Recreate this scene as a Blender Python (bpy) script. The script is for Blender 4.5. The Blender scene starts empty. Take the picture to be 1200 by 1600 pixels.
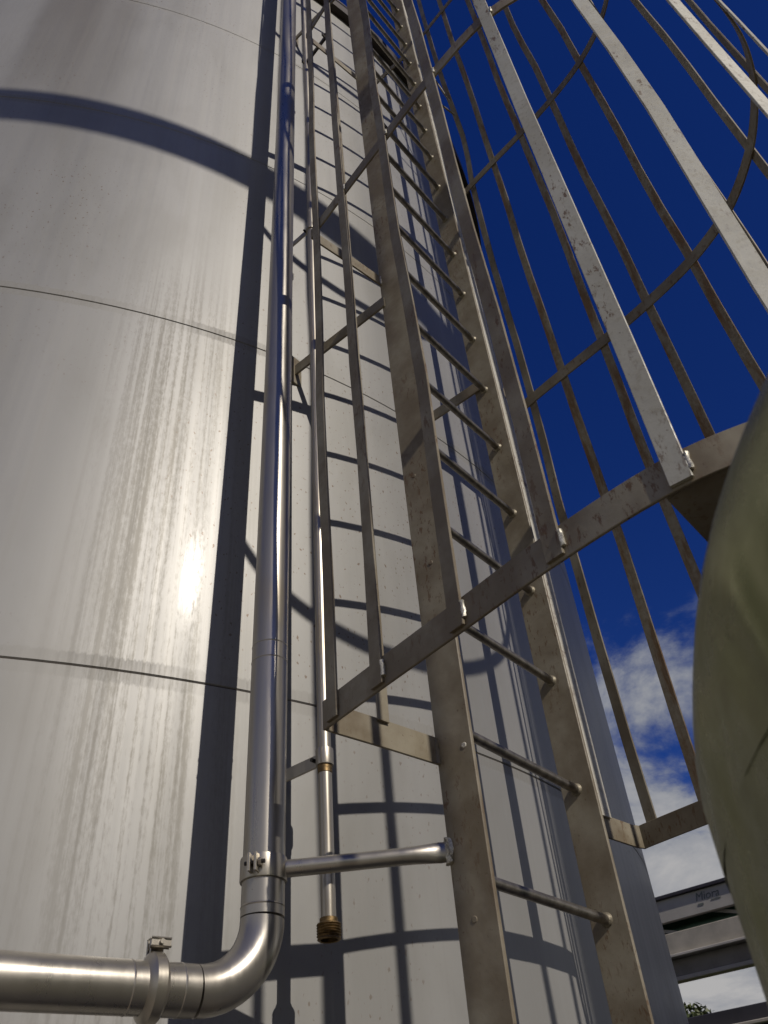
import bpy, bmesh, math, random
from mathutils import Vector, Matrix, noise

random.seed(7)
scene = bpy.context.scene
col = scene.collection

# ------------------------------------------------------------------ camera
H = 1.5                                     # eye height above the ground
cam_d = bpy.data.cameras.new('camera')
cam = bpy.data.objects.new('camera', cam_d)
col.objects.link(cam)
pitch, roll = 0.71785, -0.09449
Fv = Vector((0, math.cos(pitch), math.sin(pitch)))
Uv = Vector((0, -math.sin(pitch), math.cos(pitch)))
Xv = Vector((1, 0, 0))
rv = Xv * math.cos(roll) + Uv * math.sin(roll)
uv_ = -Xv * math.sin(roll) + Uv * math.cos(roll)
cam.matrix_world = Matrix(((rv.x, uv_.x, -Fv.x, 0), (rv.y, uv_.y, -Fv.y, 0), (rv.z, uv_.z, -Fv.z, H), (0, 0, 0, 1)))
cam_d.sensor_fit = 'HORIZONTAL'
cam_d.sensor_width = 36
cam_d.lens = 36 * 1300.2 / 1200
cam_d.clip_start = 0.02
cam_d.clip_end = 3000
cam_d.dof.use_dof = True
cam_d.dof.focus_distance = 2.4
cam_d.dof.aperture_fstop = 16
scene.camera = cam

# ------------------------------------------------------------------ sun and sky
SUN_AZ, SUN_EL = math.radians(139.3), math.radians(36.7)
Sdir = Vector((math.sin(SUN_AZ) * math.cos(SUN_EL), math.cos(SUN_AZ) * math.cos(SUN_EL), math.sin(SUN_EL)))
sl = bpy.data.lights.new('sun', 'SUN')
sl.energy = 5.0
sl.angle = math.radians(0.5)
sl.color = (1.0, 0.925, 0.82)
sun = bpy.data.objects.new('sun', sl)
sun.rotation_euler = (-Sdir).to_track_quat('-Z', 'Y').to_euler()
sun.location = (8, -8, 30)
col.objects.link(sun)

world = bpy.data.worlds.new('World')
scene.world = world
world.use_nodes = True
wn, wl = world.node_tree.nodes, world.node_tree.links
wn.clear()


def wnode(t, **k):
    n = wn.new(t)
    for a, b in k.items():
        setattr(n, a, b)
    return n


w_out = wnode('ShaderNodeOutputWorld')
w_bg = wnode('ShaderNodeBackground')
w_bg.inputs['Strength'].default_value = 0.128
sky = wnode('ShaderNodeTexSky', sky_type='NISHITA', sun_disc=False, sun_elevation=SUN_EL, sun_rotation=SUN_AZ,
            altitude=2200.0, air_density=1.0, dust_density=0.2, ozone_density=5.0)
hsv = wnode('ShaderNodeHueSaturation')
hsv.inputs['Hue'].default_value = 0.525
hsv.inputs['Saturation'].default_value = 1.25
hsv.inputs['Value'].default_value = 0.95
wl.new(sky.outputs[0], hsv.inputs['Color'])
# clouds: flat-layer noise, thick towards the horizon, torn wisps higher up
tc = wnode('ShaderNodeTexCoord')
sep = wnode('ShaderNodeSeparateXYZ')
wl.new(tc.outputs['Generated'], sep.inputs[0])
zadd = wnode('ShaderNodeMath', operation='ADD')
zadd.inputs[1].default_value = 0.22
wl.new(sep.outputs['Z'], zadd.inputs[0])
zmax = wnode('ShaderNodeMath', operation='MAXIMUM')
zmax.inputs[1].default_value = 0.05
wl.new(zadd.outputs[0], zmax.inputs[0])
inv = wnode('ShaderNodeMath', operation='DIVIDE')
inv.inputs[0].default_value = 1.0
wl.new(zmax.outputs[0], inv.inputs[1])
vscale = wnode('ShaderNodeVectorMath', operation='SCALE')
wl.new(tc.outputs['Generated'], vscale.inputs[0])
wl.new(inv.outputs[0], vscale.inputs['Scale'])
vmap = wnode('ShaderNodeMapping')
vmap.inputs['Location'].default_value = (0.35, 0.9, 3.1)
vmap.inputs['Scale'].default_value = (1, 1, 0.6)
wl.new(vscale.outputs[0], vmap.inputs[0])
cn = wnode('ShaderNodeTexNoise')
cn.inputs['Scale'].default_value = 2.3
cn.inputs['Detail'].default_value = 7
cn.inputs['Roughness'].default_value = 0.63
cn.inputs['Distortion'].default_value = 0.35
wl.new(vmap.outputs[0], cn.inputs['Vector'])
# coverage by elevation
cov = wnode('ShaderNodeMapRange', interpolation_type='SMOOTHSTEP')
cov.inputs['From Min'].default_value = 0.12
cov.inputs['From Max'].default_value = 0.72
cov.inputs['To Min'].default_value = 0.20
cov.inputs['To Max'].default_value = 0.60
wl.new(sep.outputs['Z'], cov.inputs['Value'])
sub = wnode('ShaderNodeMath', operation='SUBTRACT')
wl.new(cn.outputs['Fac'], sub.inputs[0])
wl.new(cov.outputs[0], sub.inputs[1])
cm = wnode('ShaderNodeMapRange', interpolation_type='SMOOTHSTEP')
cm.inputs['From Min'].default_value = 0.0
cm.inputs['From Max'].default_value = 0.2
wl.new(sub.outputs[0], cm.inputs['Value'])
ccol = wnode('ShaderNodeMix', data_type='RGBA')
ccol.inputs[6].default_value = (2.0, 2.4, 3.3, 1)
ccol.inputs[7].default_value = (6.4, 6.3, 6.3, 1)
cs = wnode('ShaderNodeMapRange')
cs.inputs['From Min'].default_value = 0.02
cs.inputs['From Max'].default_value = 0.36
wl.new(sub.outputs[0], cs.inputs['Value'])
wl.new(cs.outputs[0], ccol.inputs[0])
mixs = wnode('ShaderNodeMix', data_type='RGBA')
wl.new(cm.outputs[0], mixs.inputs[0])
wl.new(hsv.outputs[0], mixs.inputs[6])
wl.new(ccol.outputs[2], mixs.inputs[7])
wl.new(mixs.outputs[2], w_bg.inputs['Color'])
wl.new(w_bg.outputs[0], w_out.inputs['Surface'])

vs = scene.view_settings
vs.view_transform = 'Standard'
vs.look = 'None'
vs.exposure = -0.94
vs.gamma = 1
vs.use_curve_mapping = False
scene.render.engine = 'CYCLES'
scene.cycles.use_denoising = True
scene.cycles.adaptive_threshold = 0.02
scene.cycles.max_bounces = 5
scene.cycles.diffuse_bounces = 3
scene.cycles.glossy_bounces = 4
scene.cycles.caustics_reflective = False
scene.cycles.caustics_refractive = False
scene.cycles.sample_clamp_indirect = 4.0

# ------------------------------------------------------------------ frame of the ladder
# u runs along the rungs, w from the ladder towards the tank, z is height above the eye
R0 = Vector((0.40586, 2.01581))
ua = Vector((0.606219, 0.795298))
wa = Vector((-0.795298, 0.606219))
TC = Vector((-1.96755, 4.35038))            # tank axis
TR = 3.0


def W(u, w, z):
    p = R0 + ua * u + wa * w
    return Vector((p.x, p.y, z + H))


def D(u, w, z=0.0):
    p = ua * u + wa * w
    return Vector((p.x, p.y, z))


def tank_w(u):
    """w of the tank's surface at ladder coordinate u."""
    uc, wc = 0.41788, 3.30283
    return wc - math.sqrt(TR * TR - (u - uc) ** 2)


# ------------------------------------------------------------------ object helpers
def tag(o, label=None, cat=None, group=None, kind=None):
    if label:
        o['label'] = label
    if cat:
        o['category'] = cat
    if group:
        o['group'] = group
    if kind:
        o['kind'] = kind
    return o


def empty(name, loc, label, cat, group=None):
    o = bpy.data.objects.new(name, None)
    o.location = loc
    o.empty_display_size = 0.1
    col.objects.link(o)
    return tag(o, label, cat, group)


def link(name, me, mat, parent=None, smooth=True, angle=0.6):
    if mat and not me.materials:
        me.materials.append(mat)
    if smooth and len(me.polygons):
        me.shade_smooth()
        try:
            me.set_sharp_from_angle(angle=angle)
        except Exception:
            pass
    o = bpy.data.objects.new(name, me)
    col.objects.link(o)
    if parent:
        o.parent = parent
        base = parent
        m = Matrix.Identity(4)
        while base is not None:
            if base.parent is None:
                m = Matrix.Translation(base.location)
            base = base.parent
        # parts are modelled in world coordinates: bring them into the root's frame
        if not me.get('local'):
            if parent.parent is None and parent.type == 'EMPTY':
                me.transform(m.inverted())
            elif parent.parent is not None:
                me.transform(m.inverted())
            me['local'] = 1
    return o


def mesh(verts, faces):
    me = bpy.data.meshes.new('m')
    me.from_pydata([tuple(v) for v in verts], [], faces)
    me.update()
    return me


def from_bm(bm):
    me = bpy.data.meshes.new('m')
    bmesh.ops.recalc_face_normals(bm, faces=bm.faces[:])
    bm.to_mesh(me)
    bm.free()
    return me


def sweep(points, section, side, cap=True, closed=False, scales=None):
    """Sweep a 2-D section [(a, b)] along points. side: one vector or a list, a runs along side, b along tangent x side."""
    n, m = len(points), len(section)
    verts, faces = [], []
    for i, p in enumerate(points):
        if closed:
            t = points[(i + 1) % n] - points[i - 1]
        elif i == 0:
            t = points[1] - p
        elif i == n - 1:
            t = p - points[i - 1]
        else:
            t = (points[i + 1] - p).normalized() + (p - points[i - 1]).normalized()
        t.normalize()
        s = side[i] if isinstance(side, list) else side
        s = (s - t * s.dot(t)).normalized()
        b = t.cross(s).normalized()
        k = 1.0
        if not closed and 0 < i < n - 1:
            c = (points[i + 1] - p).normalized().dot(t)
            k = 1.0 / max(c, 0.5)
        sa, sb = (scales[i] if scales else (1, 1))
        for a, bb in section:
            verts.append(p + s * a * sa + b * bb * sb * (k if abs(b.z) < 0.5 else 1))
    rings = n if closed else n - 1
    for i in range(rings):
        j = (i + 1) % n
        for q in range(m):
            r = (q + 1) % m
            faces.append((i * m + q, i * m + r, j * m + r, j * m + q))
    if cap and not closed:
        faces.append(tuple(range(m - 1, -1, -1)))
        faces.append(tuple((n - 1) * m + q for q in range(m)))
    me = mesh(verts, faces)
    bm = bmesh.new()
    bm.from_mesh(me)
    bmesh.ops.recalc_face_normals(bm, faces=bm.faces[:])
    bm.to_mesh(me)
    bm.free()
    return me


def rect(a, b, c=0.0012):
    """Chamfered rectangle a x b, centred."""
    a, b = a / 2, b / 2
    c = min(c, a * 0.45, b * 0.45)
    return [(-a + c, -b), (a - c, -b), (a, -b + c), (a, b - c), (a - c, b), (-a + c, b), (-a, b - c), (-a, -b + c)]


def circ(r, n=20):
    return [(r * math.cos(2 * math.pi * i / n), r * math.sin(2 * math.pi * i / n)) for i in range(n)]


def tube(points, r, n=24, side=None, scales=None):
    if side is None:
        t = (points[-1] - points[0]).normalized()
        side = Vector((0, 0, 1)) if abs(t.z) < 0.9 else Vector((1, 0, 0))
    return sweep(points, circ(r, n), side, scales=scales)


def lathe(profile, centre, n=64, axis=None, cap=False):
    """Revolve [(r, h)] round axis (default z) through centre."""
    z = (axis or Vector((0, 0, 1))).normalized()
    x = (Vector((1, 0, 0)) if abs(z.x) < 0.8 else Vector((0, 1, 0)))
    x = (x - z * x.dot(z)).normalized()
    y = z.cross(x)
    verts, faces = [], []
    for r, h in profile:
        for i in range(n):
            a = 2 * math.pi * i / n
            verts.append(centre + z * h + (x * math.cos(a) + y * math.sin(a)) * r)
    for k in range(len(profile) - 1):
        for i in range(n):
            j = (i + 1) % n
            faces.append((k * n + i, k * n + j, (k + 1) * n + j, (k + 1) * n + i))
    if cap:
        faces.append(tuple(range(n - 1, -1, -1)))
        faces.append(tuple((len(profile) - 1) * n + i for i in range(n)))
    return mesh(verts, faces)


def box(c, ax, ay, az, sx, sy, sz, bev=0.0015):
    """Bevelled box at c with half-free axes (unit vectors) and full sizes."""
    bm = bmesh.new()
    bmesh.ops.create_cube(bm, size=1)
    for v in bm.verts:
        v.co = c + ax * v.co.x * sx + ay * v.co.y * sy + az * v.co.z * sz
    if bev:
        bmesh.ops.bevel(bm, geom=bm.edges[:], offset=min(bev, min(sx, sy, sz) * 0.3), segments=1, affect='EDGES')
    return from_bm(bm)


def blob(points, r, seed, amp=0.35, n=10):
    """Lumpy weld bead along points."""
    me = tube(points, r, n)
    for v in me.vertices:
        k = noise.noise(Vector(v.co) * 160 + Vector((seed * 3.1, 0, 0)))
        k2 = noise.noise(Vector(v.co) * 60 + Vector((0, seed * 1.7, 0)))
        v.co += Vector((noise.noise(Vector(v.co) * 110 + Vector((seed, 5, 9))), k, k2)) * r * amp * 1.6
    return me


def catmull(pts, per=8):
    out = []
    n = len(pts)
    for i in range(n - 1):
        p0, p1, p2, p3 = pts[max(i - 1, 0)], pts[i], pts[i + 1], pts[min(i + 2, n - 1)]
        for k in range(per):
            t = k / per
            out.append(0.5 * ((2 * p1) + (p2 - p0) * t + (2 * p0 - 5 * p1 + 4 * p2 - p3) * t * t + (3 * p1 - p0 - 3 * p2 + p3) * t ** 3))
    out.append(pts[-1].copy())
    return out


# ------------------------------------------------------------------ materials
class Mat:
    def __init__(s, name, rough=0.5, metal=0.0, colour=(0.5, 0.5, 0.5)):
        s.m = bpy.data.materials.new(name)
        s.m.use_nodes = True
        s.t = s.m.node_tree
        s.b = s.t.nodes['Principled BSDF']
        s.b.inputs['Roughness'].default_value = rough
        s.b.inputs['Metallic'].default_value = metal
        s.b.inputs['Base Color'].default_value = (*colour, 1)

    def n(s, t, **k):
        q = s.t.nodes.new(t)
        for a, b in k.items():
            setattr(q, a, b)
        return q

    def l(s, a, b):
        s.t.links.new(a, b)

    def noise(s, vec, scale, detail=4, rough=0.55, dist=0.0, stretch=None, loc=(0, 0, 0)):
        mp = s.n('ShaderNodeMapping')
        mp.inputs['Location'].default_value = loc
        if stretch:
            mp.inputs['Scale'].default_value = stretch
        s.l(vec, mp.inputs[0])
        q = s.n('ShaderNodeTexNoise')
        q.inputs['Scale'].default_value = scale
        q.inputs['Detail'].default_value = detail
        q.inputs['Roughness'].default_value = rough
        q.inputs['Distortion'].default_value = dist
        s.l(mp.outputs[0], q.inputs['Vector'])
        return q.outputs['Fac']

    def rng(s, v, a, b, c=0.0, d=1.0, smooth=True):
        q = s.n('ShaderNodeMapRange', interpolation_type='SMOOTHSTEP' if smooth else 'LINEAR')
        for i, x in zip(('From Min', 'From Max', 'To Min', 'To Max'), (a, b, c, d)):
            q.inputs[i].default_value = x
        s.l(v, q.inputs['Value'])
        return q.outputs[0]

    def math(s, op, a, b=None):
        q = s.n('ShaderNodeMath', operation=op)
        for i, x in enumerate((a, b)):
            if x is None:
                continue
            if isinstance(x, (int, float)):
                q.inputs[i].default_value = x
            else:
                s.l(x, q.inputs[i])
        return q.outputs[0]

    def mix(s, f, a, b):
        q = s.n('ShaderNodeMix', data_type='RGBA')
        if isinstance(f, (int, float)):
            q.inputs[0].default_value = f
        else:
            s.l(f, q.inputs[0])
        for i, x in ((6, a), (7, b)):
            if isinstance(x, tuple):
                q.inputs[i].default_value = (*x, 1)
            else:
                s.l(x, q.inputs[i])
        return q.outputs[2]

    def bump(s, h, strength=0.2, dist=0.002):
        q = s.n('ShaderNodeBump')
        q.inputs['Strength'].default_value = strength
        q.inputs['Distance'].default_value = dist
        s.l(h, q.inputs['Height'])
        s.l(q.outputs[0], s.b.inputs['Normal'])

    def col(s, c):
        s.l(c, s.b.inputs['Base Color'])

    def rough(s, r):
        s.l(r, s.b.inputs['Roughness'])


def geo_pos(M):
    return M.n('ShaderNodeNewGeometry').outputs['Position']


def mat_tank():
    M = Mat('dull_stainless_sheet', 0.46, 0.24)
    uvn = M.n('ShaderNodeUVMap')
    uvn.uv_map = 'metres'
    v = uvn.outputs[0]
    sp = M.n('ShaderNodeSeparateXYZ')
    M.l(v, sp.inputs[0])
    U_, V_ = sp.outputs['X'], sp.outputs['Y']
    # broad vertical variation of the sheets and thin rain streaks
    bands = M.noise(v, 1.0, 2, 0.5, 0.0, (2.6, 0.16, 1))
    streak = M.noise(v, 1.0, 4, 0.65, 0.1, (30, 0.35, 1))
    c = M.mix(M.rng(bands, 0.3, 0.7), (0.30, 0.296, 0.283), (0.375, 0.371, 0.358))
    c = M.mix(M.math('MULTIPLY', M.rng(streak, 0.48, 0.75), 0.22), c, (0.27, 0.258, 0.238))
    mott = M.noise(v, 1.0, 4, 0.6, 0.4, (4.5, 1.6, 1), (2, 8, 0))
    c = M.mix(M.math('MULTIPLY', M.rng(mott, 0.42, 0.72), 0.38), c, (0.25, 0.242, 0.218))
    # grime runs: many thin broken lines, dense in a patch left of the pipes, starting under the seam
    grain = M.noise(v, 1.0, 3, 0.7, 0.0, (110, 34, 1), (7, 3, 0))
    lines = M.noise(v, 1.0, 4, 0.62, 0.0, (46, 0.40, 1), (3, 1, 0))
    d = M.math('ABSOLUTE', M.math('SUBTRACT', U_, M.math('ADD', M.math('MULTIPLY', V_, -0.03), 1.47)))
    patch = M.rng(d, 0.02, 0.30, 1, 0)
    low = M.math('MULTIPLY', M.rng(V_, 2.2, 2.9, 1.0, 0.10), M.rng(V_, 0.2, 0.9, 0.55, 1.0))
    rm = M.math('MULTIPLY', M.rng(M.math('ADD', M.math('MULTIPLY', grain, 0.28), M.math('MULTIPLY', lines, 0.72)), 0.44, 0.62), M.math('MULTIPLY', patch, low))
    c = M.mix(M.math('MULTIPLY', rm, 0.8), c, (0.135, 0.125, 0.10))
    # brown streaks plus a dark reflection painted into the upper left, fading downwards
    d2 = M.math('ABSOLUTE', M.math('SUBTRACT', U_, 0.70))
    wash_reflection = M.math('MULTIPLY', M.math('MULTIPLY', M.rng(d2, 0.05, 0.42, 1, 0), M.rng(V_, 2.9, 5.2, 0, 1)), M.rng(bands, 0.35, 0.62, 1.0, 0.35))
    c = M.mix(M.math('MULTIPLY', wash_reflection, 0.75), c, (0.205, 0.185, 0.155))
    # small rust and dirt specks
    sp1 = M.noise(v, 1.0, 1, 0.5, 0.0, (95, 55, 1))
    sm = M.math('MULTIPLY', M.rng(sp1, 0.66, 0.75), M.rng(M.noise(v, 1.0, 2, 0.5, 0, (1.3, 0.8, 1), (6, 2, 0)), 0.42, 0.62))
    c = M.mix(M.math('MULTIPLY', sm, 0.8), c, (0.14, 0.085, 0.045))
    # ground-back bands beside every horizontal weld, broken and uneven
    f = M.math('FRACT', M.math('DIVIDE', M.math('ADD', M.math('SUBTRACT', V_, 1.038), 0.67575 + 1.3515 * 4), 1.3515))
    dist = M.math('MULTIPLY', M.math('ABSOLUTE', M.math('SUBTRACT', f, 0.5)), 1.3515)
    teeth = M.noise(v, 1.0, 3, 0.7, 0, (120, 3.0, 1), (0, 9, 0))
    band = M.rng(M.math('ADD', dist, M.math('MULTIPLY', M.math('SUBTRACT', teeth, 0.5), 0.035)), 0.030, 0.036, 1, 0)
    where = M.rng(M.noise(v, 1.0, 2, 0.5, 0, (1.7, 0.9, 1), (1, 5, 0)), 0.40, 0.62, 0.15, 1.0)
    grind = M.math('MULTIPLY', M.math('MULTIPLY', band, where), M.rng(teeth, 0.3, 0.7, 0.25, 0.55))
    c = M.mix(grind, c, (0.215, 0.205, 0.185))
    M.col(c)
    M.rough(M.math('ADD', M.rng(streak, 0.3, 0.75, 0.43, 0.51), M.math('MULTIPLY', grind, 0.3)))
    M.bump(M.noise(v, 1.0, 1, 0.5, 0, (2.2, 1.3, 1)), 0.3, 0.012)
    M.l(M.math('MULTIPLY', M.rng(M.math('ADD', M.math('MULTIPLY', streak, 0.6), M.math('MULTIPLY', lines, 0.4)), 0.38, 0.62, 0.02, 1.0), M.rng(rm, 0.0, 0.7, 0.12, 0.03)), M.b.inputs['Coat Weight'])
    M.b.inputs['Coat Roughness'].default_value = 0.14
    return M.m


def mat_paint(name='weathered_grey_paint', dark=(0.19, 0.153, 0.10), pale=(0.32, 0.285, 0.212)):
    """Old grey-cream galvanised paint with rust specks and streaks."""
    M = Mat(name, 0.5, 0.0)
    p = geo_pos(M)
    big = M.noise(p, 6, 4, 0.6)
    fine = M.noise(p, 60, 3, 0.65)
    c = M.mix(M.rng(big, 0.35, 0.7), dark, pale)
    c = M.mix(M.math('MULTIPLY', M.rng(fine, 0.5, 0.75), 0.4), c, (0.25, 0.215, 0.16))
    rs = M.noise(p, 1, 4, 0.75, 0.0, (70, 70, 26))
    rl = M.noise(p, 2.2, 3, 0.5, 0, None, (3, 7, 1))
    rm = M.math('MULTIPLY', M.rng(rs, 0.55, 0.64), M.rng(rl, 0.40, 0.60))
    c = M.mix(M.math('MULTIPLY', rm, 0.85), c, (0.13, 0.068, 0.028))
    spk = M.rng(M.noise(p, 130, 2, 0.5, 0, None, (9, 2, 3)), 0.70, 0.75)
    c = M.mix(M.math('MULTIPLY', spk, 0.5), c, (0.09, 0.045, 0.02))
    M.col(c)
    M.rough(M.rng(fine, 0.3, 0.7, 0.38, 0.62))
    M.bump(fine, 0.25, 0.0015)
    return M.m


def mat_rusty():
    """The same paint where it has mostly gone to brown rust (the cage's far bars)."""
    M = Mat('rust_stained_paint', 0.6, 0.0)
    p = geo_pos(M)
    fine = M.noise(p, 50, 6, 0.7)
    rs = M.noise(p, 1, 6, 0.7, 0.3, (30, 30, 5))
    c = M.mix(M.rng(fine, 0.35, 0.7), (0.34, 0.30, 0.22), (0.24, 0.19, 0.12))
    c = M.mix(M.math('MULTIPLY', M.rng(rs, 0.44, 0.62), 0.85), c, (0.19, 0.10, 0.032))
    M.col(c)
    M.bump(fine, 0.35, 0.002)
    return M.m


def mat_steel(name, colour, rough, bumpy=0.0, stain=0.3, metal=0.78):
    M = Mat(name, rough, metal)
    p = geo_pos(M)
    st = M.noise(p, 1, 5, 0.6, 0.1, (22, 22, 3))
    fn = M.noise(p, 1, 3, 0.6, 0.0, (160, 160, 6))
    dark = tuple(x * 0.62 for x in colour)
    c = M.mix(M.math('MULTIPLY', M.rng(st, 0.45, 0.75), stain), colour, dark)
    gold = M.rng(M.noise(p, 1, 3, 0.5, 0, (7, 7, 4), (2, 2, 8)), 0.55, 0.75)
    c = M.mix(M.math('MULTIPLY', gold, 0.35), c, (colour[0] * 0.95, colour[1] * 0.80, colour[2] * 0.52))
    M.col(c)
    M.rough(M.math('ADD', M.rng(st, 0.3, 0.75, rough * 0.8, rough * 1.35), M.math('MULTIPLY', fn, 0.08)))
    M.bump(M.math('ADD', fn, M.math('MULTIPLY', st, bumpy)), 0.06, 0.001)
    return M.m


def mat_simple(name, colour, rough, metal=0.0, var=0.25, scale=20, bump=0.15):
    M = Mat(name, rough, metal)
    p = geo_pos(M)
    a = M.noise(p, scale, 5, 0.6)
    c = M.mix(M.rng(a, 0.3, 0.7), tuple(x * (1 - var) for x in colour), tuple(min(1, x * (1 + var)) for x in colour))
    M.col(c)
    M.bump(a, bump, 0.003)
    return M.m


def mat_vessel():
    M = Mat('green_lacquered_polished_steel', 0.2, 0.65)
    p = geo_pos(M)
    a = M.noise(p, 3.0, 4, 0.6, 0.4)
    b = M.noise(p, 30, 4, 0.65)
    c = M.mix(M.rng(a, 0.35, 0.7), (0.115, 0.135, 0.045), (0.215, 0.22, 0.085))
    c = M.mix(M.math('MULTIPLY', M.rng(b, 0.52, 0.75), 0.35), c, (0.13, 0.12, 0.06))
    M.col(c)
    M.rough(M.rng(b, 0.3, 0.7, 0.24, 0.36))
    M.bump(M.noise(p, 4.2, 2, 0.5, 0.5), 0.85, 0.06)
    return M.m


def mat_ground():
    M = Mat('mown_grass_and_dirt', 0.9)
    p = geo_pos(M)
    a = M.noise(p, 0.35, 6, 0.6)
    b = M.noise(p, 9, 6, 0.7)
    c = M.mix(M.rng(b, 0.3, 0.7), (0.055, 0.075, 0.022), (0.10, 0.12, 0.04))
    c = M.mix(M.rng(a, 0.5, 0.7), c, (0.19, 0.15, 0.10))
    M.col(c)
    M.bump(b, 0.6, 0.03)
    return M.m


def mat_leaf():
    M = Mat('green_leaves', 0.55)
    oi = M.n('ShaderNodeNewGeometry')
    a = M.noise(oi.outputs['Position'], 2.5, 3, 0.6)
    M.col(M.mix(M.rng(a, 0.35, 0.65), (0.035, 0.055, 0.014), (0.10, 0.12, 0.035)))
    return M.m


MT = mat_tank()
MP = mat_paint()
MP_SUNLIT = mat_paint('painted_sunlight_pale', (0.46, 0.445, 0.38), (0.56, 0.55, 0.49))  # cage paint lightened to imitate sunlight on the front straps
MP_SUNLIT_BRIGHT = mat_paint('painted_sunlight_white', (0.58, 0.55, 0.47), (0.68, 0.66, 0.58))  # same paint, near white: sunlight painted onto the right bracket's strap
MR = mat_rusty()
MS = mat_steel('brushed_stainless_pipe', (0.42, 0.392, 0.345), 0.275)
MS2 = mat_steel('small_stainless_pipe', (0.46, 0.425, 0.365), 0.31, stain=0.5)
MW = mat_simple('zinc_sprayed_weld', (0.62, 0.59, 0.50), 0.4, 0.35, 0.3, 300, 0.3)
MWr = mat_simple('dull_rung_weld', (0.26, 0.23, 0.17), 0.5, 0.4, 0.3, 200, 0.4)
MRUNG = mat_simple('rung_steel', (0.26, 0.235, 0.20), 0.36, 0.75, 0.3, 40, 0.1)
MB = mat_simple('tarnished_brass', (0.23, 0.16, 0.08), 0.5, 1.0, 0.35, 90, 0.3)
MDARK = mat_simple('dark_bolt_steel', (0.06, 0.055, 0.05), 0.45, 0.6, 0.3, 90)
MRIM = mat_simple('dark_brown_rim_paint', (0.045, 0.032, 0.026), 0.6, 0.0, 0.3, 12)
MCON = mat_simple('concrete', (0.30, 0.255, 0.195), 0.85, 0.0, 0.22, 5, 0.4)
MV = mat_vessel()

# ------------------------------------------------------------------ setting: ground and apron
g = link('ground', mesh([(-900, -900, 0), (900, -900, 0), (900, 900, 0), (-900, 900, 0)], [(0, 1, 2, 3)]), mat_ground(), smooth=False)
tag(g, kind='structure')
slab = box(Vector((0.4, 1.0, -0.03)), Vector((1, 0, 0)), Vector((0, 1, 0)), Vector((0, 0, 1)), 13.0, 15.0, 0.14, 0.02)
tag(link('concrete_apron', slab, MCON, smooth=False), kind='structure')

# ------------------------------------------------------------------ the tank
def ring_shell(prof, cx, cy, n=240):
    """Cylinder wall from [(r, z above eye)] with a metre UV map: arc length by height."""
    verts, faces = [], []
    for r, z in prof:
        for i in range(n):
            a = 2 * math.pi * i / n
            verts.append((cx + r * math.sin(a), cy - r * math.cos(a), z + H))
    for k in range(len(prof) - 1):
        for i in range(n):
            j = (i + 1) % n
            faces.append((k * n + i, k * n + j, (k + 1) * n + j, (k + 1) * n + i))
    me = mesh(verts, faces)
    uvl = me.uv_layers.new(name='metres')
    fi = 0
    R_ = prof[0][0]
    for k in range(len(prof) - 1):
        for i in range(n):
            us = (i, i + 1, i + 1, i)
            ks = (k, k, k + 1, k + 1)
            for q in range(4):
                a = us[q] * 2 * math.pi / n
                if a > math.pi + 1e-6 and i >= n // 2:
                    a -= 2 * math.pi
                uvl.data[fi].uv = (a * TR, prof[ks[q]][1])
                fi += 1
    return me


tank = empty('steel_tank', (TC.x, TC.y, 0), 'tall dull stainless steel tank with horizontal weld seams, behind the caged ladder', 'tank')
seams = [1.038 + 1.3515 * k for k in range(-1, 4)]
edges = [-1.38] + seams + [6.44]
for a, b in zip(edges[:-1], edges[1:]):
    g_ = 0.0022
    prof = [(TR - 0.0030, a + g_ * 0.4), (TR, a + g_ * 1.6), (TR, (a + b) / 2), (TR, b - g_ * 1.6), (TR - 0.0030, b - g_ * 0.4)]
    link('shell_course', ring_shell(prof, TC.x, TC.y), MT, tank, angle=0.25)
for s in seams:
    link('weld_seam', ring_shell([(TR - 0.0045, s - 0.004), (TR - 0.0028, s), (TR - 0.0045, s + 0.004)], TC.x, TC.y), MRIM, tank)
c3 = Vector((TC.x, TC.y, H))
link('top_rim', lathe([(TR - 0.01, 6.43), (TR + 0.05, 6.43), (TR + 0.05, 6.60), (TR - 0.01, 6.60)], c3, 200), MRIM, tank)
link('roof', lathe([(TR + 0.02, 6.601), (TR * 0.5, 7.0), (0.02, 7.3)], c3, 96), MT, tank)
link('plinth', lathe([(TR + 0.12, -1.46), (TR + 0.12, -1.37), (TR - 0.02, -1.37)], c3, 120), MCON, tank, smooth=False)

# ------------------------------------------------------------------ caged ladder
lad = empty('caged_ladder', W(-0.26, 0, -1.43), 'grey painted steel ladder with a safety cage of rusty flat bars, fixed to the tank', 'ladder')
ST_W = 0.090
zb, zt = -1.43, 7.7
ZV = Vector((0, 0, 1))


def bowed(u, w, z0, z1, amp, seed, step=0.45):
    pts = []
    n = max(2, int((z1 - z0) / step))
    for i in range(n + 1):
        z = z0 + (z1 - z0) * i / n
        k = math.sin(math.pi * min(1, max(0, i / n)))
        pts.append(W(u + amp * k * noise.noise(Vector((seed, z * 0.7, 1.3))), w + amp * k * noise.noise(Vector((seed + 9, z * 0.7, 4.1))), z))
    return pts


for u0 in (-0.512, 0.005):
    link('stile', sweep(bowed(u0, -0.004, zb, zt, 0.003, u0 * 7), rect(ST_W, 0.010, 0.002), D(0, 1)), MP, lad, angle=0.5)
Z0 = 0.49927
for k in range(-6, 24):
    z = Z0 + 0.3 * k
    dz = random.uniform(-0.002, 0.002)
    rg = link('rung', tube([W(-0.510, 0, z + dz), W(-0.25, 0.0, z), W(0.003, 0, z - dz)], 0.0112, 16), MRUNG, lad)
    if k >= -1:
        link('weld_bead', lathe([(0.0112, -0.008), (0.0150, -0.004), (0.0165, 0.0)], W(0.0, 0, z - dz), 14, D(1, 0)), MWr, rg)

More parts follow.
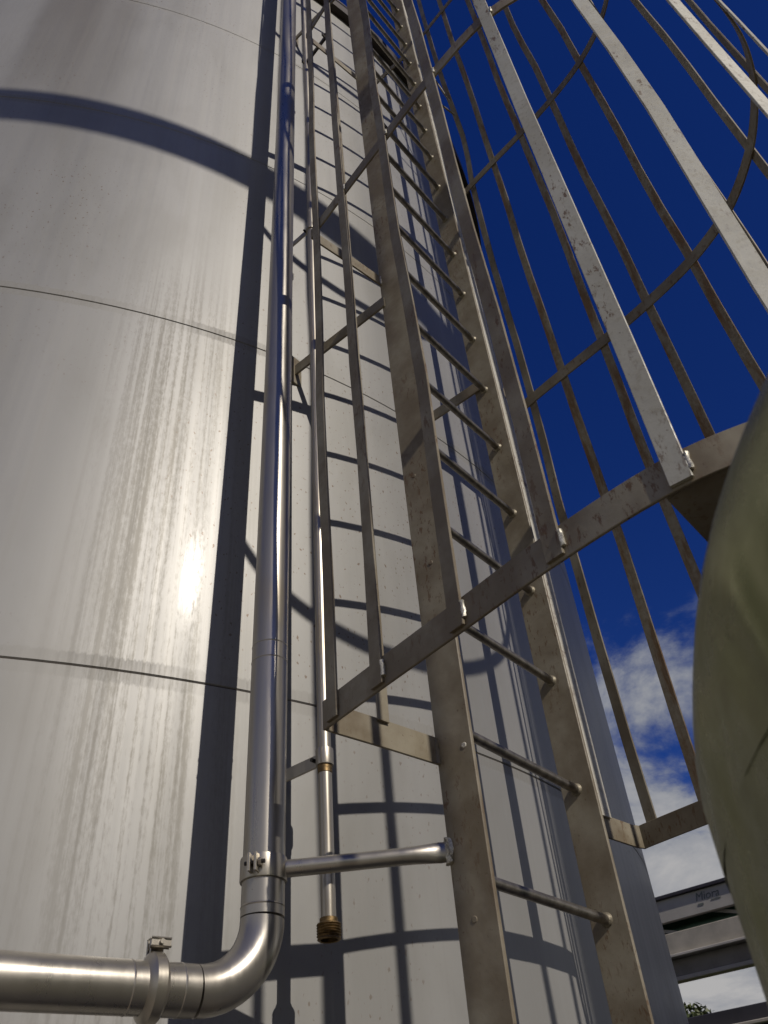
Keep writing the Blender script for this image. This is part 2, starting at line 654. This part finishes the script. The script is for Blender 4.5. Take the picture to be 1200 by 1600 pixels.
# hoops: bracket - corner - side - rounded front - side - corner - bracket
LEFT = [(-0.805, 0.082), (-0.838, -0.075), (-0.882, -0.295), (-0.922, -0.495), (-0.943, -0.68)]
FRONT = [(-0.943, -0.68), (-0.930, -0.80), (-0.885, -0.93), (-0.79, -1.07), (-0.64, -1.175), (-0.466, -1.216), (-0.323, -1.208), (-0.189, -1.165), (-0.060, -1.090), (0.067, -0.967), (0.157, -0.798), (0.212, -0.600)]
RIGHT = [(0.212, -0.600), (0.249, -0.394), (0.275, -0.203), (0.300, -0.043), (0.308, -0.005)]
core = catmull([Vector((*p, 0)) for p in LEFT + FRONT[1:] + RIGHT[1:]], 5)
plan = [Vector((-0.518, 0.036, 0)), Vector((-0.66, 0.058, 0)), Vector((-0.785, 0.080, 0))] + core + [Vector((0.285, 0.004, 0)), Vector((0.15, 0.020, 0)), Vector((0.011, 0.034, 0))]


def ring_near(p):
    """Nearest point of the hoop's core to a plan point, with its outward normal and tangent."""
    best = min(range(len(core)), key=lambda i: (core[i] - p).length)
    a = core[max(best - 1, 0)]
    b = core[min(best + 1, len(core) - 1)]
    t = (b - a).normalized()
    d = (p - a).dot(t)
    return a + t * d, Vector((t.y, -t.x, 0)) if Vector((t.y, -t.x, 0)).dot(core[best] - Vector((-0.3, -0.45, 0))) > 0 else Vector((-t.y, t.x, 0)), t


hoops = []
for z0, hh in ((0.722, 0.060), (2.436, 0.052), (4.155, 0.052), (6.40, 0.052)):
    pts = [W(p.x, p.y, z0 + hh / 2) for p in plan]
    hoops.append((z0, hh, link('hoop', sweep(pts, rect(hh, 0.006, 0.001), ZV), MP, lad, angle=0.5)))
# plate closing the front of the cage's foot
pl = [p for p in core if p.y < -0.70]
pl = [Vector((-0.938, -0.684, 0))] + pl + [Vector((0.187, -0.684, 0))]
vv = [W(p.x * 0.992, p.y * 0.997, 0.726) for p in pl] + [W(p.x * 0.992, p.y * 0.997, 0.731) for p in pl]
np_ = len(pl)
ff = [tuple(range(np_)), tuple(range(2 * np_ - 1, np_ - 1, -1))] + [(q, (q + 1) % np_, (q + 1) % np_ + np_, q + np_) for q in range(np_)]
link('foot_plate', mesh(vv, ff), MP, lad, smooth=False)
link('plate_lug', box(W(-0.752, -0.680, 0.705), D(1, 0), D(0, 1), ZV, 0.05, 0.006, 0.045), MP, lad, smooth=False)

S_POS = [(-0.818, 0.050), (-0.842, -0.085), (-0.886, -0.292), (-0.926, -0.503), (-0.945, -0.712), (-0.893, -0.918), (-0.775, -1.085), (-0.595, -1.193)]
F_POS = [(0.300, -0.045), (0.275, -0.203), (0.249, -0.394), (0.212, -0.600), (0.157, -0.798), (0.067, -0.967), (-0.080, -1.103), (-0.290, -1.205)]
SW = 0.033


def strap(p, seed, mat, bend=None, zlow=0.728, w=SW):
    c, nrm, t = ring_near(Vector((*p, 0)))
    off = 0.0065
    pts = []
    z0, z1 = zlow, 7.3
    n = 22
    for i in range(n + 1):
        z = z0 + (z1 - z0) * i / n
        hold = min(abs(z - h[0] - 0.025) for h in hoops)
        k = min(1.0, hold / 0.6) * 0.017 * noise.noise(Vector((seed * 5.3, z * 1.1, 0.4)))
        k2 = min(1.0, hold / 0.6) * 0.017 * noise.noise(Vector((seed * 2.3 + 40, z * 1.1, 7.4)))
        q = c + nrm * (off + k2) + t * k
        if bend:
            q = q + bend(z)
        pts.append(W(q.x, q.y, z))
    return link('strap', sweep(pts, rect(w, 0.006, 0.001), D(t.x, t.y)), mat, lad, angle=0.5), c, nrm, t


for i, p in enumerate(S_POS):
    s_, c, nrm, t = strap(p, i + 1, MP_SUNLIT if i >= 4 else MP)
    if 1 <= i <= 5:
        # weld beads where the strap crosses the lower hoops, on the side towards the front
        for z0, hh, ho in hoops[:3]:
            e = c + nrm * 0.006 + t * (SW / 2 + 0.002)
            a = W(e.x, e.y, z0 + hh * 0.30)
            b = W(e.x, e.y, z0 + hh * 0.80)
            link('weld_bead', blob([a + (b - a) * q / 6 for q in range(7)], 0.0042 if z0 < 1 else 0.0035, i + z0), MW, ho)


def bend_first(z):
    # the bar next to the right stile has been knocked inwards above the third hoop
    k = math.exp(-((z - 4.85) / 0.5) ** 2) * 0.085
    return Vector((k, 0.0, 0))


for i, p in enumerate(F_POS):
    strap(p, i + 21, MR if i in (1, 2, 3, 4) else MP, bend_first if i == 0 else None)
# straps in the middle of the two brackets, facing the front
for u0, w0, du in ((-0.668, 0.052, 0.15), (0.158, 0.012, 0.15)):
    link('strap', sweep(bowed(u0, w0, 0.775, 7.3, 0.006, u0 * 3), rect(0.042 if u0 > 0 else 0.030, 0.006, 0.001), D(1, -0.1)), MP_SUNLIT_BRIGHT if u0 > 0 else MP, lad, angle=0.5)
# short struts from the right stile to the bent bar
for z0, z1 in ((5.75, 5.3), (5.15, 5.15)):
    link('strut', tube([W(0.165, 0.0, z0), W(0.36, -0.045, z1)], 0.006, 8), MP, lad)
# weld where the lowest hoop meets the left stile, and other joints
link('weld_bead', blob([W(-0.5205, 0.036, 0.724 + 0.009 * q) for q in range(7)], 0.006, 3), MP, hoops[0][2])
link('weld_bead', blob([W(-0.5205, 0.036, 2.440 + 0.008 * q) for q in range(7)], 0.005, 5), MW, hoops[1][2])

# stand-offs from the stiles to the tank
for z in (-0.9, 2.335, 5.45):
    for u0, ws in ((-0.5215, 0.030), (-0.0045, 0.012)):
        we = tank_w(u0)
        so = link('stand_off', sweep([W(u0, ws, z), W(u0, 0.2, z), W(u0, we - 0.004, z)], rect(0.050, 0.008, 0.001), ZV), MP, lad)
        link('pad_plate', box(W(u0, we - 0.004, z), D(1, 0), D(0, 1), ZV, 0.09, 0.010, 0.14), MP, so, smooth=False)
# drilled holes and bolt heads on the stiles
for z, w0 in ((0.742, -0.030), (1.52, 0.005), (1.22, -0.01), (0.42, 0.0), (2.9, 0.0), (3.6, 0.01)):
    link('bolt_head', lathe([(0.0, -0.0012), (0.005, -0.0012), (0.0065, 0.0), (0.0065, 0.002)], W(-0.5172, w0, z), 12, D(1, 0)), MP if z > 0.8 or z < 0.6 else MW, lad)

# ------------------------------------------------------------------ the big pipe
BU, BW_, BR = -0.755, 0.296, 0.0397
EL_R, ZH = 0.118, 0.331
bp = empty('product_pipe', W(BU, BW_, -1.43), 'thick shiny stainless pipe running up the tank, with a bend at its foot', 'pipe')


def bpos(z):
    """The pipe's axis leans a little to the right with height."""
    k = max(0.0, z - 0.5)
    return W(BU + 0.0075 * k, BW_ - 0.001 * k, z)


hd = Vector((-0.811, -0.585, 0)).normalized()      # the run to the left
cb = bpos(ZH + EL_R)
link('riser', tube([bpos(ZH + EL_R + 0.004 + (7.2 - ZH - EL_R) * i / 12) for i in range(13)], BR, 40), MS, bp)
el = []
for i in range(15):
    a = math.pi / 2 * i / 14
    el.append(cb + hd * EL_R * (1 - math.cos(a)) - ZV * EL_R * math.sin(a))
link('elbow', tube(el, BR, 40, side=hd.cross(ZV)), MS, bp)
h0 = el[-1]
link('horizontal_run', tube([h0 + hd * 0.003, h0 + hd * 1.2, h0 + hd * 2.6], BR, 40), MS, bp)
far = h0 + hd * 2.6
el2 = []
for i in range(11):
    a = math.pi / 2 * i / 10
    el2.append(far + hd * (0.003 + EL_R * math.sin(a)) - ZV * EL_R * (1 - math.cos(a)))
link('elbow', tube(el2, BR, 32, side=hd.cross(ZV)), MS, bp)
link('down_leg', tube([el2[-1] - ZV * 0.003, Vector((el2[-1].x, el2[-1].y, 0.03))], BR, 32), MS, bp)
# weld rings
for z in (0.98, 1.02, 0.470):
    link('weld_ring', lathe([(BR - 0.001, -0.004), (BR + 0.0009, 0.0), (BR - 0.001, 0.004)], bpos(z), 40), MS, bp)
# clamp at the support arm
zc = 0.535
cl = link('pipe_clamp', lathe([(BR, -0.021), (BR + 0.0035, -0.021), (BR + 0.0042, -0.0185), (BR + 0.0042, 0.0185), (BR + 0.0035, 0.021), (BR, 0.021)], bpos(zc), 48), MS2, bp)
tocam = (Vector((0, 0, H)) - bpos(zc))
tocam.z = 0
tocam.normalize()
lefty = Vector((-tocam.y, tocam.x, 0)) * -1
if lefty.x > 0:
    lefty = -lefty
ed = (tocam * 0.93 + lefty * 0.36).normalized()
sd = Vector((-ed.y, ed.x, 0))
for s in (-1, 1):
    link('clamp_ear', box(bpos(zc) + ed * (BR + 0.010) + sd * s * 0.0065, ed, sd, ZV, 0.022, 0.0035, 0.030, 0.001), MS2, cl, smooth=False)
link('bolt', tube([bpos(zc) + ed * (BR + 0.012) - sd * 0.017, bpos(zc) + ed * (BR + 0.012) + sd * 0.022], 0.0038, 10), MDARK, cl)
link('bolt_head', lathe([(0.0, 0), (0.0075, 0), (0.0075, 0.006), (0.0, 0.006)], bpos(zc) + ed * (BR + 0.012) + sd * 0.010, 6, sd), MS2, cl, smooth=False)
# arm to the left stile with a flattened end
a0, a1 = W(-0.519, 0.030, 0.547), bpos(zc)
dv = (a1 - a0)
L_ = dv.length - BR - 0.002
dv.normalize()
pts, sc_ = [], []
for q, (sa, sb) in ((0.0, (1.15, 0.32)), (0.022, (1.25, 0.45)), (0.045, (1.15, 0.75)), (0.07, (1.04, 0.96)), (0.1, (1, 1)), (0.2, (1, 1)), (L_, (1, 1))):
    pts.append(a0 + dv * q)
    sc_.append((sa, sb))
arm = link('support_arm', tube(pts, 0.0158, 24, side=ZV, scales=sc_), MS, bp)
link('weld_bead', blob([a0 + dv * 0.006 + ZV * (-0.022 + 0.0065 * q) for q in range(8)], 0.0075, 11, 0.6), MW, arm)
# clamp coupling on the horizontal run
cp = h0 + hd * 0.075
cc = link('coupling_ring', lathe([(BR, -0.017), (BR + 0.008, -0.013), (BR + 0.0135, -0.008), (BR + 0.0135, 0.008), (BR + 0.008, 0.013), (BR, 0.017)], cp, 56, hd), MS2, bp)
upd = (ZV * 0.93 + Vector((-hd.y, hd.x, 0)) * -0.2).normalized()
for s in (-1, 1):
    link('clamp_ear', box(cp + ZV * (BR + 0.021) + hd.cross(ZV) * s * 0.008, hd, hd.cross(ZV), ZV, 0.018, 0.006, 0.024, 0.002), MS2, cc, smooth=False)
link('bolt', tube([cp + ZV * (BR + 0.022) - hd.cross(ZV) * 0.035, cp + ZV * (BR + 0.022) + hd.cross(ZV) * 0.018], 0.004, 10), MS2, cc)
link('wing_nut', box(cp + ZV * (BR + 0.022) - hd.cross(ZV) * 0.024, hd, hd.cross(ZV), ZV, 0.028, 0.009, 0.011, 0.003), MS2, cc)
for q in (0.03, 0.115):
    link('weld_ring', lathe([(BR - 0.001, -0.004), (BR + 0.0008, 0.0), (BR - 0.001, 0.004)], h0 + hd * q, 40, hd), MS, bp)
# bracket of the riser on the tank, higher up
for z in (6.9,):
    p0 = bpos(z)
    out = Vector((TC.x - p0.x, TC.y - p0.y, 0))
    gap = out.length - TR
    out.normalize()
    rb = link('riser_clamp', lathe([(BR, -0.017), (BR + 0.004, -0.017), (BR + 0.004, 0.017), (BR, 0.017)], p0, 40), MS2, bp)
    link('wall_bracket', sweep([p0 + out * (BR + 0.002), p0 + out * (gap - 0.001)], rect(0.034, 0.008), ZV), MS2, rb)

# ------------------------------------------------------------------ the small pipe
SU, SW2, SR = -0.576, 0.301, 0.0150
sp_ = empty('drain_pipe', W(SU, SW2, 0.44), 'slim stainless pipe ending in a brass coupling, between the thick pipe and ladder', 'pipe')


def spos(z):
    k = max(0.0, z - 4.0)
    return W(SU - 0.010 * k, SW2 + 0.002 * k, z)


link('tube', tube([spos(0.476 + (7.0 - 0.476) * i / 12) for i in range(13)], SR, 28), MS2, sp_)
prof = [(SR - 0.001, 0.038), (SR + 0.003, 0.036), (SR + 0.003, 0.029), (0.0235, 0.026)]
for i in range(5):
    prof += [(0.0245, 0.024 - i * 0.005), (0.0220, 0.0215 - i * 0.005)]
prof += [(0.0235, -0.002), (0.020, -0.004), (0.017, -0.003), (0.016, 0.02)]
link('brass_coupling', lathe(prof, spos(0.446), 32), MB, sp_, angle=0.4)
link('brass_sleeve', lathe([(SR, -0.012), (SR + 0.0012, -0.011), (SR + 0.0012, 0.011), (SR, 0.012)], spos(0.790), 28), MB, sp_)
for z in (0.815, 3.05):
    p0 = spos(z)
    out = D(0, 1)
    gap = tank_w(SU) - SW2
    side_ = Vector((-out.y, out.x, 0))
    sc2 = link('pipe_clamp', lathe([(SR, -0.019), (SR + 0.0045, -0.019), (SR + 0.005, -0.016), (SR + 0.005, 0.016), (SR + 0.0045, 0.019), (SR, 0.019)], p0, 28), MS2, sp_)
    link('wall_bracket', sweep([p0 + out * SR, p0 + out * (gap - 0.001)], rect(0.030, 0.006), ZV), MS2, sc2)
    link('bolt', tube([p0 + out * 0.026 - side_ * 0.016, p0 + out * 0.026 + side_ * 0.016], 0.0045, 8), MDARK, sc2)
# long clamp bar near the top
z = 4.70
b0, b1 = spos(z), W(-0.605, 0.135, z)
tb = link('clamp_bar', sweep([b0, (b0 + b1) / 2, b1], rect(0.030, 0.012), ZV), MDARK, sp_)
for p0, s in ((b0, 0.016), (b1, 0.014)):
    link('bolt', tube([p0 - ZV * 0.034, p0 + ZV * 0.034], 0.005, 8), MDARK, tb)
    link('nut', lathe([(0.0, -0.006), (0.012, -0.006), (0.012, 0.006), (0.0, 0.006)], p0 + ZV * 0.022, 6), MDARK, tb, smooth=False)
    link('plate', box(p0 + (b0 - b1).normalized() * 0.004, D(1, 0), D(0, 1), ZV, 0.05, 0.008, 0.03), MDARK, tb, smooth=False)

# ------------------------------------------------------------------ the vessel with the dished top beside the camera
VD = 1.0
vb = math.radians(70.77)
vc = Vector((VD * math.sin(vb), VD * math.cos(vb), 0))
VR, VT, VC = 0.7856 * VD, 0.1865 * VD, 0.4106 * VD
ves = empty('dished_vessel', (vc.x, vc.y, 0), 'olive green shiny vessel with a domed top, close by at the right edge', 'vessel')
prof = [(VR, -1.30), (VR, -0.6), (VR, -0.1), (VR, VT - 0.03)]
link('shell', lathe(prof, Vector((vc.x, vc.y, H)), 128), MV, ves)
prof = []
for i in range(37):
    a = math.pi / 2 * i / 36
    prof.append((max(VR * math.cos(a), 0.001), VT - 0.03 * (1 - i / 36) * (i == 0) + VC * math.sin(a)))
dm = lathe(prof, Vector((vc.x, vc.y, H)), 160)
for v in dm.vertices:
    rr = Vector((v.co.x - vc.x, v.co.y - vc.y, v.co.z - H - VT))
    v.co += rr.normalized() * 0.004 * noise.noise(Vector(v.co) * 6)
link('dished_head', dm, MV, ves, angle=1.2)
for k in range(3):
    a = math.radians(40 + 120 * k)
    link('leg', tube([Vector((vc.x + 0.66 * math.cos(a), vc.y + 0.66 * math.sin(a), 0.03)), Vector((vc.x + 0.66 * math.cos(a), vc.y + 0.66 * math.sin(a), 0.24))], 0.04, 16), MV, ves)

# ------------------------------------------------------------------ the neighbours that throw the shade
silo_c = W(1.64, -8.29, 0)
silo = empty('grain_silo', (silo_c.x, silo_c.y, 0), 'taller steel silo standing across from the ladder, shading the tank', 'silo')
link('wall', ring_shell([(TR, -1.46), (TR, 5.0), (TR, 12.6)], silo_c.x, silo_c.y, 120), MT, silo)
link('roof', lathe([(TR + 0.06, 12.55), (TR + 0.06, 12.62), (0.05, 13.9)], Vector((silo_c.x, silo_c.y, H)), 64), MT, silo)
op = empty('overhead_pipe', W(-1.455, -3.87, 0), 'thick insulated pipe carried high overhead between the tanks', 'pipe')
pd = Vector((0.8, -0.6)) / Vector((0.8, -0.6)).length
pa, pb = Vector((-1.455, -3.87)) - pd * 9.0, Vector((-1.455, -3.87)) + pd * 2.6
link('insulated_tube', tube([W(pa.x, pa.y, 6.86), W(-1.455, -3.87, 6.86), W(pb.x, pb.y, 6.86)], 0.115, 24), MS, op)
link('mast', tube([W(pa.x, pa.y, -1.46), W(pa.x, pa.y, 6.78)], 0.09, 16), MP, op)

# ------------------------------------------------------------------ elevated gallery and shed in the background
MG1 = mat_simple('pale_grey_cladding', (0.50, 0.47, 0.42), 0.7, 0, 0.12, 1.5, 0.1)
MG2 = mat_simple('grey_concrete_beam', (0.46, 0.42, 0.35), 0.85, 0, 0.16, 2.5, 0.3)
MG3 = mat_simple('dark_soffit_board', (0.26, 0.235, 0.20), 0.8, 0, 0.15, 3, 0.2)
MGR = mat_simple('green_roof_sheet', (0.10, 0.19, 0.13), 0.5, 0, 0.25, 4)
MGT = mat_simple('dark_cap_flashing', (0.05, 0.045, 0.055), 0.5, 0.2, 0.15, 5)
MSH = mat_simple('dark_shed_cladding', (0.055, 0.052, 0.06), 0.6, 0.1, 0.2, 2)
gal = empty('elevated_gallery', W(12.8, 6, -1.5), 'grey elevated gallery of stacked beams on posts, seen low at right past the tank', 'gallery')
WL, WR_ = 17.0, -5.0


def slabbox(name, u0, u1, z0, z1, mat, w0=WL, w1=WR_, parent=gal):
    c = W((u0 + u1) / 2, (w0 + w1) / 2, (z0 + z1) / 2)
    return link(name, box(c, D(1, 0), D(0, 1), ZV, u1 - u0, abs(w0 - w1), z1 - z0, 0.008), mat, parent, smooth=False)


fz = slabbox('fascia', 12.0, 12.10, 3.48, 3.81, MG1)
slabbox('cap_flashing', 11.95, 12.35, 3.813, 3.865, MGT)
slabbox('back_panel', 12.56, 12.62, 3.10, 3.68, MGR)
slabbox('roof_deck', 12.36, 14.4, 3.70, 3.80, MGR)
slabbox('upper_beam', 12.02, 12.5, 3.02, 3.325, MG2)
slabbox('ledge', 11.93, 12.52, 2.975, 3.017, MG1)
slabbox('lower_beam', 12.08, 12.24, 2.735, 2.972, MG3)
slabbox('bottom_trim', 12.05, 12.26, 2.672, 2.732, MG2)
for k in range(7):
    w0 = 1.0 + 1.25 * k
    link('brace', sweep([W(12.16, w0, 3.34), W(12.16, w0 + 0.6, 3.52)], rect(0.05, 0.03), ZV), MG1, gal)
for k in range(3):
    link('purlin', sweep([W(12.3 + 0.08 * k, WL - 0.5, 3.40 + 0.04 * k), W(12.3 + 0.08 * k, WR_ + 0.5, 3.40 + 0.04 * k)], rect(0.03, 0.03), ZV), MGR, gal)
for w0 in (15.5, 9.5, 1.6, -4.0):
    link('post', box(W(12.35, w0, 0.57), D(1, 0), D(0, 1), ZV, 0.3, 0.3, 4.15, 0.01), MG2, gal, smooth=False)
# the sign painted on the fascia
tcu = bpy.data.curves.new('sign', 'FONT')
tcu.body = 'Miora'
tcu.size = 0.17
tcu.shear = 0.25
tcu.extrude = 0.002
tob = bpy.data.objects.new('sign_tmp', tcu)
col.objects.link(tob)
bpy.context.view_layer.update()
tme = bpy.data.meshes.new_from_object(tob.evaluated_get(bpy.context.evaluated_depsgraph_get()))
bpy.data.objects.remove(tob)
dirx, diry, dirn = D(0, -1), ZV, D(-1, 0)
org = W(11.996, 4.26, 3.655)
for v in tme.vertices:
    q = Vector(v.co)
    v.co = org + dirx * q.x + diry * q.y + dirn * q.z
MTX = mat_simple('dark_green_lettering', (0.14, 0.155, 0.145), 0.6)
tme.materials.clear()
link('lettering', tme, MTX, fz, smooth=False)
link('lettering_bar', box(W(11.996, 3.93, 3.625), dirx, diry, dirn, 0.16, 0.016, 0.003, 0), MTX, fz, smooth=False)
link('lettering_bar', box(W(11.996, 4.19, 3.60), dirx, diry, dirn, 0.09, 0.03, 0.003, 0), MTX, fz, smooth=False)

shed = empty('flat_roofed_shed', W(10.6, 5, -1.5), 'low dark shed roofline along the bottom right corner', 'shed')
slabbox('wall', 9.55, 11.2, -1.49, 1.62, MSH, 12, -4, shed)
slabbox('roof_edge', 9.5, 11.25, 1.623, 1.785, MSH, 12.05, -4.05, shed)
slabbox('gutter', 9.40, 9.495, 1.58, 1.62, MG2, 12.0, -4.0, shed)


def tree(name, base, height, crown_r, label, seed, leaves=3500):
    rnd = random.Random(seed)
    t = empty(name, base, label, 'tree')
    pts = [base + Vector((0.06 * i * rnd.uniform(-1, 1), 0.06 * i * rnd.uniform(-1, 1), height * 0.75 * i / 6)) for i in range(7)]
    link('trunk', tube(pts, 0.16, 10, side=Vector((1, 0, 0)), scales=[(1 - 0.11 * i, 1 - 0.11 * i) for i in range(7)]), MRIM, t)
    clumps = []
    for i in range(16):
        a = rnd.uniform(0, 6.28)
        r = crown_r * math.sqrt(rnd.random()) * 0.8
        clumps.append((base + Vector((r * math.cos(a), r * math.sin(a), height * rnd.uniform(0.62, 0.93) - 0.25 * r)), rnd.uniform(0.35, 0.6) * crown_r * 0.8))
    for c, r in clumps[:7]:
        link('limb', tube([pts[4], (pts[4] + c) / 2 + Vector((0, 0, -0.1)), c], 0.05, 6, side=Vector((1, 0.2, 0))), MRIM, t)
    verts, faces = [], []
    for i in range(leaves):
        c, r = clumps[i % len(clumps)]
        d = Vector((rnd.gauss(0, 1), rnd.gauss(0, 1), rnd.gauss(0, 0.8))).normalized()
        p = c + d * r * rnd.random() ** 0.4
        a = Vector((rnd.gauss(0, 1), rnd.gauss(0, 1), rnd.gauss(0, 1))).normalized()
        b = a.cross(Vector((rnd.gauss(0, 1), rnd.gauss(0, 1), rnd.gauss(0, 1)))).normalized()
        s = rnd.uniform(0.05, 0.10)
        k = len(verts)
        verts += [p - a * s, p + b * s * 0.5, p + a * s, p - b * s * 0.5]
        faces.append((k, k + 1, k + 2, k + 3))
    link('crown', mesh(verts, faces), MLEAF, t, smooth=False)
    return t


MLEAF = mat_leaf()
tree('broadleaf_tree', W(19.5, 7.80, -1.5), 5.42, 1.0, 'green tree top peeking over the dark shed roofline', 5)
